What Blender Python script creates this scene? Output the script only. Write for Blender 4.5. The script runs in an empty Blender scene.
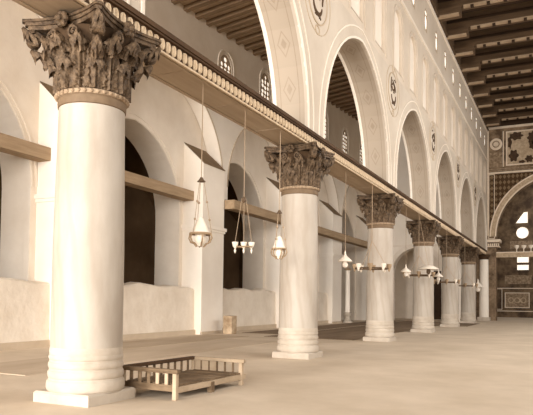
import bpy, math, random
from math import sin, cos, pi, sqrt, radians
from mathutils import Vector, Matrix
from mathutils.geometry import tessellate_polygon

random.seed(7)
scene = bpy.context.scene
col = scene.collection
S = 7.98            # spacing of the nave columns

# ------------------------------------------------------------------ camera
F_PX, YAW, PITCH, ROLL, SHIFT = 612.86, .452635, .0352666, .013263, 70.677
cam = bpy.data.cameras.new('camera'); cam_o = bpy.data.objects.new('camera', cam); col.objects.link(cam_o)
fw = Vector((-sin(YAW)*cos(PITCH), cos(YAW)*cos(PITCH), sin(PITCH)))
rt = Vector((cos(YAW), sin(YAW), 0)); up = rt.cross(fw)
r2 = cos(ROLL)*rt + sin(ROLL)*up; u2 = -sin(ROLL)*rt + cos(ROLL)*up
M3 = Matrix((r2, u2, -fw)).transposed()
cam_o.matrix_world = Matrix.Translation((6.3353, -7.0004, 1.5)) @ M3.to_4x4()
cam.sensor_fit = 'HORIZONTAL'; cam.sensor_width = 36; cam.lens = 36*F_PX/533
cam.shift_y = SHIFT/533; cam.clip_end = 300
scene.camera = cam_o

# ------------------------------------------------------------------ light
w = bpy.data.worlds.new('daylight'); scene.world = w; w.use_nodes = True
bg = w.node_tree.nodes['Background']
bg.inputs['Color'].default_value = (1, .955, .915, 1); bg.inputs['Strength'].default_value = .9

def area(name, loc, target, sx, sy, power, colr=(1, .93, .82)):
    l = bpy.data.lights.new(name, 'AREA'); l.shape = 'RECTANGLE'; l.size = sx; l.size_y = sy; l.energy = power; l.color = colr
    o = bpy.data.objects.new(name, l); col.objects.link(o); o.location = loc
    o.rotation_euler = (Vector(target)-Vector(loc)).to_track_quat('-Z', 'Y').to_euler()
    return o
area('aisle_door_daylight', (-5, -26, 5), (-5.5, 16, 10), 6, 8, 19000, (1, .955, .915))
area('nave_door_daylight', (10, -36, 7), (-4, 20, 4), 16, 12, 31000, (1, .955, .915))
area('right_window_daylight', (11.6, 24, 9), (-8, 25, 3.5), 44, 5, 6000, (1, .955, .915))
area('sanctuary_fill', (7, 56, 14.8), (7, 60, 5), 6, 4, 1700, (1, .955, .915))  # added fill light below the closed sanctuary ceiling, lifts its dark walls

vs = scene.view_settings
vs.view_transform = 'Standard'; vs.look = 'None'; vs.gamma = 1; vs.use_curve_mapping = False
vs.exposure = -0.85

# ------------------------------------------------------------------ materials
def lin(c):
    g = .3*c[0]+.59*c[1]+.11*c[2]; c = [g+.86*(v-g) for v in c]
    return tuple(((v/255)/12.92 if v/255 <= .04045 else ((v/255+.055)/1.055)**2.4) for v in c)

def mat(name, a, b=None, scale=2., detail=6., lo=.35, hi=.65, rough=.8, bump=0., bscale=None, stretch=None, metal=0.):
    m = bpy.data.materials.new(name); m.use_nodes = True
    nt = m.node_tree; p = nt.nodes['Principled BSDF']
    p.inputs['Roughness'].default_value = rough; p.inputs['Metallic'].default_value = metal
    p.inputs['Specular IOR Level'].default_value = .25
    if b is None:
        p.inputs['Base Color'].default_value = (*lin(a), 1); return m
    tc = nt.nodes.new('ShaderNodeTexCoord'); n = nt.nodes.new('ShaderNodeTexNoise')
    n.inputs['Scale'].default_value = scale; n.inputs['Detail'].default_value = detail; n.inputs['Roughness'].default_value = .62
    src = tc.outputs['Object']
    if stretch:
        mp = nt.nodes.new('ShaderNodeMapping'); mp.inputs['Scale'].default_value = stretch
        nt.links.new(src, mp.inputs['Vector']); src = mp.outputs['Vector']
    nt.links.new(src, n.inputs['Vector'])
    r = nt.nodes.new('ShaderNodeValToRGB'); r.color_ramp.elements[0].position = lo; r.color_ramp.elements[1].position = hi
    r.color_ramp.elements[0].color = (*lin(a), 1); r.color_ramp.elements[1].color = (*lin(b), 1)
    nt.links.new(n.outputs['Fac'], r.inputs['Fac']); nt.links.new(r.outputs['Color'], p.inputs['Base Color'])
    if bump:
        n2 = nt.nodes.new('ShaderNodeTexNoise'); n2.inputs['Scale'].default_value = bscale or scale*6; n2.inputs['Detail'].default_value = 5
        nt.links.new(src, n2.inputs['Vector'])
        bp = nt.nodes.new('ShaderNodeBump'); bp.inputs['Strength'].default_value = bump; bp.inputs['Distance'].default_value = .05
        nt.links.new(n2.outputs['Fac'], bp.inputs['Height']); nt.links.new(bp.outputs['Normal'], p.inputs['Normal'])
    return m

def add_veins(m, dark, amt=.5):
    nt = m.node_tree; p = nt.nodes['Principled BSDF']; l = p.inputs['Base Color'].links[0]; src = l.from_socket
    tc = nt.nodes.new('ShaderNodeTexCoord'); mp = nt.nodes.new('ShaderNodeMapping'); mp.inputs['Scale'].default_value = (1, 1, .3)
    mp.inputs['Rotation'].default_value = (.25, .35, 0)
    wv = nt.nodes.new('ShaderNodeTexWave'); wv.inputs['Scale'].default_value = 1.3; wv.inputs['Distortion'].default_value = 6.5; wv.inputs['Detail'].default_value = 4; wv.inputs['Detail Scale'].default_value = 1.2
    nt.links.new(tc.outputs['Object'], mp.inputs['Vector']); nt.links.new(mp.outputs['Vector'], wv.inputs['Vector'])
    rp = nt.nodes.new('ShaderNodeValToRGB'); rp.color_ramp.elements[0].position = .55; rp.color_ramp.elements[1].position = 1
    rp.color_ramp.elements[0].color = (0, 0, 0, 1); rp.color_ramp.elements[1].color = (amt, amt, amt, 1)
    nt.links.new(wv.outputs['Fac'], rp.inputs['Fac'])
    mx = nt.nodes.new('ShaderNodeMix'); mx.data_type = 'RGBA'; mx.inputs[7].default_value = (*lin(dark), 1)
    nt.links.new(rp.outputs['Color'], mx.inputs[0]); nt.links.new(src, mx.inputs[6]); nt.links.new(mx.outputs[2], p.inputs['Base Color'])

def emit(name, c, s):
    m = bpy.data.materials.new(name); m.use_nodes = True; p = m.node_tree.nodes['Principled BSDF']
    p.inputs['Base Color'].default_value = (*lin(c), 1)
    p.inputs['Emission Color'].default_value = (*lin(c), 1); p.inputs['Emission Strength'].default_value = s
    return m

MPLASTER = mat('white_plaster', (234, 221, 203), (244, 233, 217), .5, 8, .3, .62, .9, .12, 6)
MGREY = mat('grey_plaster', (224, 208, 187), (238, 225, 207), .6, 8, .3, .65, .92, .15, 5)
MNAVE = mat('nave_plaster', (190, 174, 154), (204, 190, 171), .5, 8, .3, .62, .9, .12, 6)
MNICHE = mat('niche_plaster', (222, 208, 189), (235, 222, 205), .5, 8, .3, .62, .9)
MUPPER = mat('upper_wall_plaster', (196, 179, 157), (210, 194, 174), .6, 8, .3, .65, .9, .12, 6)
MROUGH = mat('rough_whitewash', (222, 205, 182), (238, 224, 204), 1.2, 9, .3, .65, .95, .5, 5)
MDARKP = mat('shade_dark_plaster', (96, 70, 44), (120, 92, 62), .6, 6, .3, .7, .95)  # gloom of the back rooms put into the plaster colour
MTRIM = mat('pale_stone_trim', (240, 228, 211), (246, 235, 219), 2, 4, .3, .7, .85)
MMARBLE = mat('pale_marble', (168, 154, 137), (184, 172, 156), 1.1, 7, .36, .6, .5, .05, 8, (1.2, 1.2, .35))
add_veins(MMARBLE, (140, 120, 98), .2)
MBASE = mat('worn_marble', (178, 162, 142), (196, 182, 163), 2.5, 8, .32, .62, .7, .25, 7)
MCAP = mat('dark_gilded_stone', (58, 41, 25), (126, 101, 74), 11, 8, .33, .7, .6, .6, 26)
MCAPD = mat('dark_bell_stone', (58, 40, 22), (84, 60, 36), 5, 5, .3, .7, .8)
MPALEB = mat('greyed_gilding', (136, 110, 82), (176, 150, 120), 8, 6, .3, .7, .7)
MNECK = mat('brown_neck_band', (100, 78, 54), (124, 100, 74), 5, 5, .3, .7, .7)
MGILT = mat('pale_gilding', (188, 160, 124), (214, 190, 156), 8, 5, .3, .7, .6)
MWOOD = mat('brown_painted_wood', (158, 136, 111), (180, 158, 132), 1.2, 7, .3, .7, .7, .1, 20, (4, .4, 4))
MDKWOOD = mat('dark_roof_wood', (76, 55, 35), (106, 81, 55), 1.2, 7, .3, .7, .8, .1, 20, (.5, 4, 4))
MBLACKW = mat('black_brown_wood', (46, 30, 16), (66, 44, 25), 1.5, 6, .3, .7, .85)
MAISLEW = mat('aisle_roof_wood', (116, 90, 62), (146, 117, 86), 1.5, 7, .3, .7, .85, .1, 20, (.5, 4, 4))
MBOARD = mat('pale_roof_boards', (176, 150, 120), (200, 175, 145), 2, 5, .3, .7, .8)
MPALEW = mat('pale_painted_board', (148, 121, 91), (178, 151, 119), 2, 5, .3, .7, .75)
MTIE = mat('weathered_beam_wood', (150, 122, 90), (178, 150, 116), 2, 7, .3, .7, .85, .2, 20, (5, .5, 5))
MCORN = mat('dark_cornice_wood', (70, 47, 27), (92, 65, 40), 2, 5, .3, .7, .8)
MDUST = mat('dusty_slope', (122, 98, 70), (140, 114, 84), 2, 5, .3, .7, .95)
MFLOOR = mat('pale_stone_paving', (196, 176, 149), (216, 197, 172), .55, 9, .32, .66, .75, .12, 5)
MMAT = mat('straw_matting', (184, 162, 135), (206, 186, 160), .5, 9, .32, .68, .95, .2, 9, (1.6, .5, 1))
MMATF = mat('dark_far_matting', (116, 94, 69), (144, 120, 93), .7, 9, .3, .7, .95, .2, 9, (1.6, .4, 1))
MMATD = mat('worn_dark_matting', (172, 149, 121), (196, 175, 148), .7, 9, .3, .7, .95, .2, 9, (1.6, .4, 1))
MBED = mat('old_bare_wood', (94, 73, 50), (138, 113, 84), 2.5, 8, .3, .7, .85, .2, 18, (1, 1, 5))
MBEDL = mat('pale_bare_wood', (158, 134, 104), (192, 168, 138), 2.5, 8, .3, .7, .85, .15, 18)
MDADO = mat('worn_skirting', (190, 168, 140), (210, 189, 161), 1, 7, .3, .7, .95)
MSTONE = mat('rough_block_stone', (150, 122, 90), (206, 180, 146), 2.2, 7, .35, .65, .95, .4, 10)
MIRON = mat('dark_iron', (98, 76, 54), rough=.6)
MCHAIN = mat('thin_brass_chain', (168, 142, 112), rough=.6)
MGLASS = mat('milky_glass', (236, 220, 198), (248, 236, 218), 5, 3, .3, .7, .35)
MINK = mat('dark_lettering', (84, 60, 36), rough=.8)
MLINE = mat('painted_grey_line', (188, 166, 138), rough=.9)
MMARQ = mat('marble_marquetry', (92, 69, 45), (150, 123, 92), 1.6, 8, .38, .62, .6)
MSANC = mat('dark_sanctuary_marble', (70, 49, 28), (124, 98, 68), 1.2, 8, .38, .62, .6)
MPANEL = mat('speckled_inlay', (112, 87, 60), (170, 144, 112), 5, 8, .35, .65, .6)
MMOSA = mat('pale_mosaic', (170, 144, 112), (202, 177, 144), 5, 7, .35, .65, .7)
MMOSD = mat('dark_mosaic', (58, 38, 21), (86, 60, 36), 5, 6, .3, .7, .7)
MFRAME = mat('pale_marble_frame', (222, 200, 172), (236, 216, 190), 2, 5, .3, .7, .6)
MPANE = emit('lit_window_glass', (252, 242, 226), 1.7)
MLAT = mat('gypsum_lattice', (170, 147, 119), (194, 171, 143), 6, 4, .3, .7, .9)

def pattern_mat(name, base, dark, kind):
    """painted ornament on a UV-mapped strip: u across 0..1, v along in metres"""
    m = bpy.data.materials.new(name); m.use_nodes = True; nt = m.node_tree; p = nt.nodes['Principled BSDF']
    p.inputs['Roughness'].default_value = .85; p.inputs['Specular IOR Level'].default_value = .2
    uv = nt.nodes.new('ShaderNodeUVMap'); sep = nt.nodes.new('ShaderNodeSeparateXYZ'); nt.links.new(uv.outputs['UV'], sep.inputs[0])
    def mth(op, a, b=None):
        n = nt.nodes.new('ShaderNodeMath'); n.operation = op
        for i, v in enumerate((a, b)):
            if v is None: continue
            if isinstance(v, (int, float)): n.inputs[i].default_value = v
            else: nt.links.new(v, n.inputs[i])
        return n.outputs[0]
    U, V = sep.outputs[0], sep.outputs[1]
    cu = mth('ABSOLUTE', mth('SUBTRACT', U, .5))
    vv = mth('ABSOLUTE', mth('SUBTRACT', mth('FRACT', mth('MULTIPLY', V, .9)), .5))
    if kind == 'soffit':
        dia = mth('ADD', mth('MULTIPLY', cu, 2.6), mth('MULTIPLY', vv, 2.0))     # diamond field
        blob = mth('LESS_THAN', dia, .26)
        ring = mth('LESS_THAN', mth('ABSOLUTE', mth('SUBTRACT', dia, .55)), .05)
        edge = mth('LESS_THAN', mth('ABSOLUTE', mth('SUBTRACT', cu, .33)), .012)
        f = mth('ADD', mth('MULTIPLY', blob, .42), mth('ADD', mth('MULTIPLY', ring, .45), mth('MULTIPLY', edge, .6)))
    else:
        a = mth('ABSOLUTE', mth('SUBTRACT', mth('FRACT', mth('MULTIPLY', V, 1.4)), .5))
        b = mth('ABSOLUTE', mth('SUBTRACT', mth('FRACT', mth('MULTIPLY', U, 5.)), .5))
        f = mth('LESS_THAN', mth('ADD', a, b), .42)
        f = mth('MULTIPLY', f, .7)
    n = nt.nodes.new('ShaderNodeTexNoise'); n.inputs['Scale'].default_value = 3; nt.links.new(uv.outputs['UV'], n.inputs['Vector'])
    f = mth('MULTIPLY', f, mth('ADD', n.outputs['Fac'], .35))
    mx = nt.nodes.new('ShaderNodeMix'); mx.data_type = 'RGBA'
    mx.inputs[6].default_value = (*lin(base), 1); mx.inputs[7].default_value = (*lin(dark), 1)
    nt.links.new(f, mx.inputs[0]); nt.links.new(mx.outputs[2], p.inputs['Base Color'])
    return m
MSOFFIT = pattern_mat('painted_arch_soffit', (174, 157, 136), (136, 115, 92), 'soffit')
MSCALE = pattern_mat('scale_mosaic', (78, 55, 32), (150, 122, 88), 'scale')

# ------------------------------------------------------------------ mesh helpers
class MB:
    def __init__(s): s.v = []; s.f = []; s.uv = {}
    def add(s, vs, fs):
        o = len(s.v); s.v += [tuple(v) for v in vs]; s.f += [tuple(i+o for i in f) for f in fs]; return s
    def box(s, x0, x1, y0, y1, z0, z1):
        return s.add([(x0,y0,z0),(x1,y0,z0),(x1,y1,z0),(x0,y1,z0),(x0,y0,z1),(x1,y0,z1),(x1,y1,z1),(x0,y1,z1)],
                     [(3,2,1,0),(4,5,6,7),(0,1,5,4),(1,2,6,5),(2,3,7,6),(3,0,4,7)])
    def bar(s, a, b, wx, wz):
        """square bar from a to b"""
        a, b = Vector(a), Vector(b); d = (b-a).normalized()
        u = d.cross(Vector((0,0,1))) if abs(d.z) < .95 else Vector((1,0,0)); u.normalize(); v = d.cross(u)
        P = []
        for q in (a, b):
            for i, j in ((-1,-1),(1,-1),(1,1),(-1,1)): P.append(q+u*(i*wx/2)+v*(j*wz/2))
        return s.add(P, [(0,1,2,3),(7,6,5,4),(0,4,5,1),(1,5,6,2),(2,6,7,3),(3,7,4,0)])
    def tube(s, pts, r, n=6, closed=False):
        pts = [Vector(q) for q in pts]; N = len(pts); P = []; prev = None
        rr = r if isinstance(r, (list, tuple)) else [r]*N
        for i, q in enumerate(pts):
            if closed: d = pts[(i+1)%N]-pts[i-1]
            else: d = pts[min(i+1, N-1)]-pts[max(i-1, 0)]
            d.normalize()
            if prev is None: u = d.orthogonal().normalized()
            else:
                u = prev - d*prev.dot(d); u.normalize()
            prev = u; v = d.cross(u)
            for k in range(n): P.append(q+(u*cos(2*pi*k/n)+v*sin(2*pi*k/n))*rr[i])
        Fs = []
        for i in range(N if closed else N-1):
            a = i*n; b = ((i+1) % N)*n
            for k in range(n): Fs.append((a+k, a+(k+1)%n, b+(k+1)%n, b+k))
        if not closed:
            Fs.append(tuple(range(n-1, -1, -1))); Fs.append(tuple((N-1)*n+k for k in range(n)))
        return s.add(P, Fs)
    def lathe(s, prof, n=32, c=(0,0,0), cap=True):
        P = []
        for r, z in prof:
            for k in range(n): P.append((c[0]+r*cos(2*pi*k/n), c[1]+r*sin(2*pi*k/n), c[2]+z))
        Fs = [(i*n+k, i*n+(k+1)%n, (i+1)*n+(k+1)%n, (i+1)*n+k) for i in range(len(prof)-1) for k in range(n)]
        if cap:
            Fs.append(tuple(range(n-1, -1, -1))); Fs.append(tuple((len(prof)-1)*n+k for k in range(n)))
        return s.add(P, Fs)
    def slab(s, loops, fn, d0, d1, sides=None):
        """flat plate with holes; loops in (u,v), fn(u,v,d) -> xyz"""
        tri = tessellate_polygon([[Vector((u, v, 0)) for u, v in L] for L in loops])
        flat = [q for L in loops for q in L]; n = len(flat)
        P = [fn(u, v, d1) for u, v in flat]+[fn(u, v, d0) for u, v in flat]
        Fs = [tuple(t) for t in tri]+[tuple(i+n for i in reversed(t)) for t in tri]
        o = 0
        for li, L in enumerate(loops):
            m = len(L)
            if sides is None or li in sides:
                for i in range(m): Fs.append((o+i, o+(i+1)%m, n+o+(i+1)%m, n+o+i))
            o += m
        return s.add(P, Fs)
    def build(s, name, m, parent=None, smooth=False, uvs=None):
        me = bpy.data.meshes.new(name); me.from_pydata(s.v, [], s.f); me.validate(); me.update()
        import bmesh
        b = bmesh.new(); b.from_mesh(me); bmesh.ops.recalc_face_normals(b, faces=b.faces); b.to_mesh(me); b.free()
        if smooth:
            for q in me.polygons: q.use_smooth = True
            try: me.set_sharp_from_angle(angle=radians(40))
            except Exception: pass
        if uvs:
            L = me.uv_layers.new(name='UVMap')
            for lp in me.loops: L.data[lp.index].uv = uvs[lp.vertex_index]
        me.materials.append(m)
        o = bpy.data.objects.new(name, me); col.objects.link(o)
        if parent: o.parent = parent
        return o

def struct(o): o['kind'] = 'structure'; return o
def tag(o, label, cat, group=None):
    o['label'] = label; o['category'] = cat; o['kind'] = 'thing'
    if group: o['group'] = group
    return o
def thing(name, loc, label, cat, group=None, rz=0):
    o = bpy.data.objects.new(name, None); o.empty_display_size = .2; col.objects.link(o)
    o.location = loc; o.rotation_euler = (0, 0, rz); return tag(o, label, cat, group)

def copy_tree(o, parent=None):
    c = o.copy(); col.objects.link(c)
    if parent: c.parent = parent
    for ch in [x for x in bpy.data.objects if x.parent == o]: copy_tree(ch, c)
    return c

def arch(yc, hw, zs, c, n=12, z0=None):
    """pointed arch, left foot to right foot; c = offset of the two centres"""
    R = hw+c; a1 = math.acos(c/R); L = []
    for i in range(n+1):
        a = a1*i/n; L.append((yc+c-R*cos(a), zs+R*sin(a)))
    Rr = [(2*yc-y, z) for y, z in reversed(L[:-1])]
    pts = L+Rr
    if z0 is not None: pts = [(yc-hw, z0)]+pts+[(yc+hw, z0)]
    return pts
def roundtop(yc, hw, z0, zs, n=8):
    return [(yc-hw, z0)]+[(yc-hw*cos(pi*i/(2*n)), zs+hw*sin(pi*i/(2*n))) for i in range(2*n+1)]+[(yc+hw, z0)]
def fx(u, v, d): return (d, u, v)
def fy(u, v, d): return (u, d, v)
def strip_along(pts, d0, d1):
    """ribbon following pts (u,v) between depths, with UVs"""
    b = MB(); uv = []; t = 0; P = []
    for i, (u, v) in enumerate(pts):
        if i: t += sqrt((u-pts[i-1][0])**2+(v-pts[i-1][1])**2)
        P += [(d0, u, v), (d1, u, v)]; uv += [(0, t), (1, t)]
    b.add(P, [(2*i, 2*i+1, 2*i+3, 2*i+2) for i in range(len(pts)-1)])
    return b, uv
def band(pts_in, pts_out):
    return [list(pts_in)+list(reversed(pts_out))]

# ================================================================== SETTING
# floor
b = MB(); b.box(-15.2, 13, -20, 66, -.3, 0); struct(b.build('floor', MFLOOR))

# ---- nave arcade wall above the tie beam
NB = range(-1, 6)
arcs = [arch(3.99+S*k, 3.4, 6.1, .42, 12, 5.85) for k in NB]
def nave_outer():
    L = [(-S-.6, 5.85)]
    for A in arcs: L += A
    L += [(47.95, 5.85), (47.95, 17.4), (-S-.6, 17.4)]
    return L
niche_y = [16.76-2.66*5+2.66*k for k in range(17)]
niches = [roundtop(y, .62, 10.55, 12.4) for y in niche_y if y < 46.5]
cl_y = [y for y in niche_y if 18.5 < y < 46.5]
clw = [roundtop(y, .3, 14.35, 15.15, 5) for y in cl_y]
def nave_low():
    L = nave_outer(); return [(y, min(z, 10.3)) for y, z in L]
b = MB(); b.slab([nave_low()], fx, .2, .45)
NW = struct(b.build('wall_nave', MNAVE))
def rect(y0, y1, z0, z1): return [(y0, z0), (y1, z0), (y1, z1), (y0, z1)]
b = MB(); b.slab([rect(-S-.6, 47.95, 10.3, 13.6)]+niches, fx, .2, .45); b.build('niche_storey', MUPPER, NW)
b = MB(); b.slab([rect(-S-.6, 47.95, 13.6, 17.4)]+clw, fx, .2, .45); b.build('clerestory', MUPPER, NW)
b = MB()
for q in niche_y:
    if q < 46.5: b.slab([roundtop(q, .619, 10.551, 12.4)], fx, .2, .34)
b.build('niche_back', MNICHE, NW)  # backs painted paler than the wall to suggest light inside the niches
b = MB(); b.slab([nave_outer()]+[list(q) for q in clw], fx, -.5, .2)
b.build('wall_core', MPLASTER, NW)
for k, A in zip(NB, arcs):
    so, uv = strip_along([(y+(.004 if y < 3.99+S*k else -.004)*(z < 6.2), z-.006) for y, z in A], -.42, .37)
    so.build('arch_soffit', MSOFFIT, NW, uvs=uv)
    yc = 3.99+S*k
    b = MB()
    for off, wd, h in ((0, .07, .03), (.36, .045, .02)):
        a0 = arch(yc, 3.4+off+.002, 6.1, .42, 14, 5.86); a1 = arch(yc, 3.4+off+wd, 6.1, .42, 14, 5.86)
        b.slab(band(a0, a1), fx, .43, .45+h)
    a0 = arch(yc, 3.402, 6.1, .42, 14, 5.86); a1 = arch(yc, 3.48, 6.1, .42, 14, 5.86)
    b.slab(band(a0, a1), fx, -.53, -.45)
    b.build('arch_moulding', MNICHE, NW)
# niche sills and mouldings
b = MB()
for y in niche_y:
    if y > 46.5: continue
    b.add([(.2, y-.62, 10.56), (.46, y-.62, 10.56), (.2, y-.62, 11.0), (.2, y+.62, 10.56), (.46, y+.62, 10.56), (.2, y+.62, 11.0)],
          [(0,1,2), (3,5,4), (0,3,4,1), (1,4,5,2), (0,2,5,3)])
    b.slab(band(roundtop(y, .76, 10.5, 12.4), roundtop(y, .82, 10.44, 12.4)), fx, .43, .48)
b.build('niche_moulding', MUPPER, NW)
b = MB(); b.box(.43, .5, -S, 47.9, 13.55, 13.68); b.box(.43, .52, -S, 47.9, 15.95, 16.1); b.build('string_course', MGREY, NW)
wi = 0
for y in cl_y:
    wi += 1
    L = [roundtop(y, .3, 14.35, 15.15, 5)]
    for q, zz, rr_ in ((0, 14.78, .33), (0, 15.24, .1)):
        L.append([(y+q+.21*cos(2*pi*i/10), zz+rr_*sin(2*pi*i/10)) for i in range(10)])
    b = MB(); b.slab(L, fx, .434, .446); o = struct(b.build('window_%d' % wi, MLAT))
    b = MB(); b.slab([roundtop(y, .298, 14.352, 15.15, 5)], fx, .418, .432); b.build('pane', MPANE, o)

# right hand arcade of the nave, outside the frame
b = MB(); L = [(-S-.6, 0)]
for k in NB: L += arch(3.99+S*k, 3.4, 6.1, .42, 12, 0)
L += [(47.95, 0), (47.95, 17.4), (-S-.6, 17.4)]
b.slab([L]+[list(q) for q in clw], fx, 11.8, 12.7); struct(b.build('wall_nave_right', MPLASTER))

# ---- aisle wall (second arcade) : piers, arches, clerestory
P0, PP = 15.9, 8.1
aisle_b = [11.6+PP*k for k in range(-2, 4)]
def ceil_z(y): return 13.85+.075*(y-14)
AW = [(18.5, 13.35), (22.9, 13.95), (27.5, 14.1), (32.05, 14.4), (36.5, 14.3), (40.75, 14.15)]
holes = []
def wall_left_outer():
    L = [(-12, 0)]
    for yc in aisle_b: L += arch(yc, 3.15, 4.9, .26, 12, 0)
    L += [(42.4, 0), (42.4, ceil_z(42)+.6), (-12, ceil_z(-12)+.6)]
    return L
wins = [roundtop(y, .55, zt-1.75, zt-.55, 6) for y, zt in AW]
b = MB(); b.slab([wall_left_outer()]+wins, fx, -9.65, -8.4)
WL = struct(b.build('wall_left', MGREY))
for (y, zt) in AW:
    wi += 1
    L = [roundtop(y, .55, zt-1.75, zt-.55, 6)]
    R = random.Random(int(y*10))
    for r_ in range(6):
        for c_ in range(3):
            if r_ == 5 and c_ != 1: continue
            zz = zt-1.58+r_*.27+.03*R.uniform(-1, 1); yy = y-.33+c_*.33+.02*R.uniform(-1, 1)
            hh = .1+.03*R.random(); ra = .1+.055*R.random()
            L.append([(yy+ra*cos(2*pi*i/8), zz+hh*sin(2*pi*i/8)) for i in range(8)])
    b = MB(); b.slab(L, fx, -8.46, -8.43); o = struct(b.build('window_%d' % wi, MLAT))
    b = MB(); b.slab([roundtop(y, .548, zt-1.748, zt-.55, 6)], fx, -8.52, -8.48); b.build('pane', MPANE, o)
    b = MB(); b.slab(band(roundtop(y, .72, zt-1.8, zt-.55, 8), roundtop(y, .8, zt-1.8, zt-.55, 8)), fx, -8.42, -8.36)
    b.build('window_surround', MGREY, WL)
# inner arch mouldings
b = MB()
for yc in aisle_b:
    for off, wd in ((.02, .05), (.2, .06)):
        b.slab(band(arch(yc, 3.15+off, 4.9, .26, 14), arch(yc, 3.15+off+wd, 4.9, .26, 14)), fx, -8.42, -8.37)
b.build('arch_moulding', MGREY, WL)
# upper blind arcade in front, standing on the tie beams
pc = [17.4+PP*k for k in range(-4, 4)]
L = [(pc[0]-.5, 6.1)]
for y0, y1 in zip(pc[:-1], pc[1:]):
    L += arch((y0+y1)/2, 3.8, 6.7, .1, 14, 6.1)
L += [(pc[-1]+.4, 6.1), (pc[-1]+.4, 10.9), (pc[0]-.5, 10.9)]
b = MB(); b.slab([L], fx, -8.38, -7.72); b.build('blind_arcade', MPLASTER, WL)
b = MB()
for y0, y1 in zip(pc[:-1], pc[1:]):
    b.slab(band(arch((y0+y1)/2, 3.82, 6.7, .1, 16), arch((y0+y1)/2, 3.87, 6.7, .1, 16)), fx, -7.74, -7.69)
b.build('blind_arch_moulding', MLINE, WL)
# buttresses with dusty sloping tops, imposts
for k in range(-3, 4):
    y = P0+PP*k
    b = MB(); x0, x1, z1, z2 = -8.41, -7.4, 7.3, 8.25
    b.add([(x0,y-.9,0),(x1,y-.9,0),(x1,y-.9,z1),(x0,y-.9,z2),(x0,y+.9,0),(x1,y+.9,0),(x1,y+.9,z1),(x0,y+.9,z2)],
          [(0,1,2,3),(7,6,5,4),(1,5,6,2),(0,4,5,1),(3,7,4,0)])
    bt = b.build('buttress', MPLASTER, WL)
    b = MB(); b.add([(x0,y-.9,z2+.01),(x1+.03,y-.9,z1-.01),(x1+.03,y+.9,z1-.01),(x0,y+.9,z2+.01),(x0,y-.9,z2-.03),(x1+.03,y-.9,z1-.05),(x1+.03,y+.9,z1-.05),(x0,y+.9,z2-.03)],
                    [(0,1,2,3),(7,6,5,4),(0,4,5,1),(1,5,6,2),(2,6,7,3),(3,7,4,0)])
    b.build('sloping_top', MDUST, bt)
    b = MB()
    for (zz0, zz1, e) in ((4.42, 4.52, .05), (4.52, 4.66, .1)):
        b.box(-9.75, x1+e, y-.9-e, y+.9+e, zz0, zz1)
    b.build('impost', MTRIM, bt)
# low whitewashed parapets between the buttresses
def parapet(y0, y1, name='wall_parapet'):
    b = MB(); n = 14; R = random.Random(int(y0*7)); P = []
    for i in range(n+1):
        y = y0+(y1-y0)*i/n; z = 2.0+.05*R.uniform(-1, 1)+.04*sin(i*1.3)
        P += [(-8.3, y, 0), (-7.72, y, 0), (-7.75, y, z-.06), (-7.83, y, z), (-8.3, y, z+.03)]
    b.add(P, [(5*i+j, 5*i+(j+1)%5, 5*i+5+(j+1)%5, 5*i+5+j) for i in range(n) for j in range(5)]+[(0,1,2,3,4), tuple(5*n+4-j for j in range(5))])
    o = struct(b.build(name, MROUGH)); return o
bb = MB()
for k in range(-3, 2):
    parapet(P0+.9+PP*k, P0-.9+PP*(k+1))
    bb.box(-7.74, -7.66, P0+.9+PP*k, P0-.9+PP*(k+1), 0, .2)
    bb.box(-7.42, -7.35, P0-.9+PP*(k+1), P0+.9+PP*(k+1), 0, .12)
struct(bb.build('baseboard_left', MDADO))
# outer aisle : dark rooms beyond the piers
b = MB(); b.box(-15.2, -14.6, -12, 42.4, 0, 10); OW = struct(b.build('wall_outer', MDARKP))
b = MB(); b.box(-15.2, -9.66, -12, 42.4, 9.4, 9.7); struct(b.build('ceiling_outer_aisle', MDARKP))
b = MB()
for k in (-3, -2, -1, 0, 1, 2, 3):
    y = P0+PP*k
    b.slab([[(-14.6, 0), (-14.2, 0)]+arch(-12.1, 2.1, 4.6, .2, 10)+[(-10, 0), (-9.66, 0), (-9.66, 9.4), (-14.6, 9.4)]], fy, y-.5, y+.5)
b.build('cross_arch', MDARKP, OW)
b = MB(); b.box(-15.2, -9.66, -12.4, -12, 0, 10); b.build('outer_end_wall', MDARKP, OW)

# ---- aisle ceiling
b = MB(); b.add([(-8.7, -9, ceil_z(-9)+.2), (-.4, -9, ceil_z(-9)+1.18), (-.4, 43, ceil_z(43)+1.18), (-8.7, 43, ceil_z(43)+.2),
                 (-8.7, -9, ceil_z(-9)+.5), (-.4, -9, ceil_z(-9)+1.5), (-.4, 43, ceil_z(43)+1.5), (-8.7, 43, ceil_z(43)+.5)],
                [(0,3,2,1), (4,5,6,7), (0,1,5,4), (1,2,6,5), (2,3,7,6), (3,0,4,7)])
CA = struct(b.build('ceiling_aisle', MBOARD))
for i in range(38):
    y = 7.45+.93*i
    if y > 41.8: break
    b = MB(); z = ceil_z(y)
    b.add([(-8.55, y-.13, z), (-.45, y-.13, z+.98), (-.45, y+.13, z+.98), (-8.55, y+.13, z), (-8.55, y-.13, z+.36), (-.45, y-.13, z+1.34), (-.45, y+.13, z+1.34), (-8.55, y+.13, z+.36)],
          [(0,3,2,1), (4,5,6,7), (0,1,5,4), (1,2,6,5), (2,3,7,6), (3,0,4,7)])
    b.build('roof_beam', MAISLEW, CA)
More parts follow.
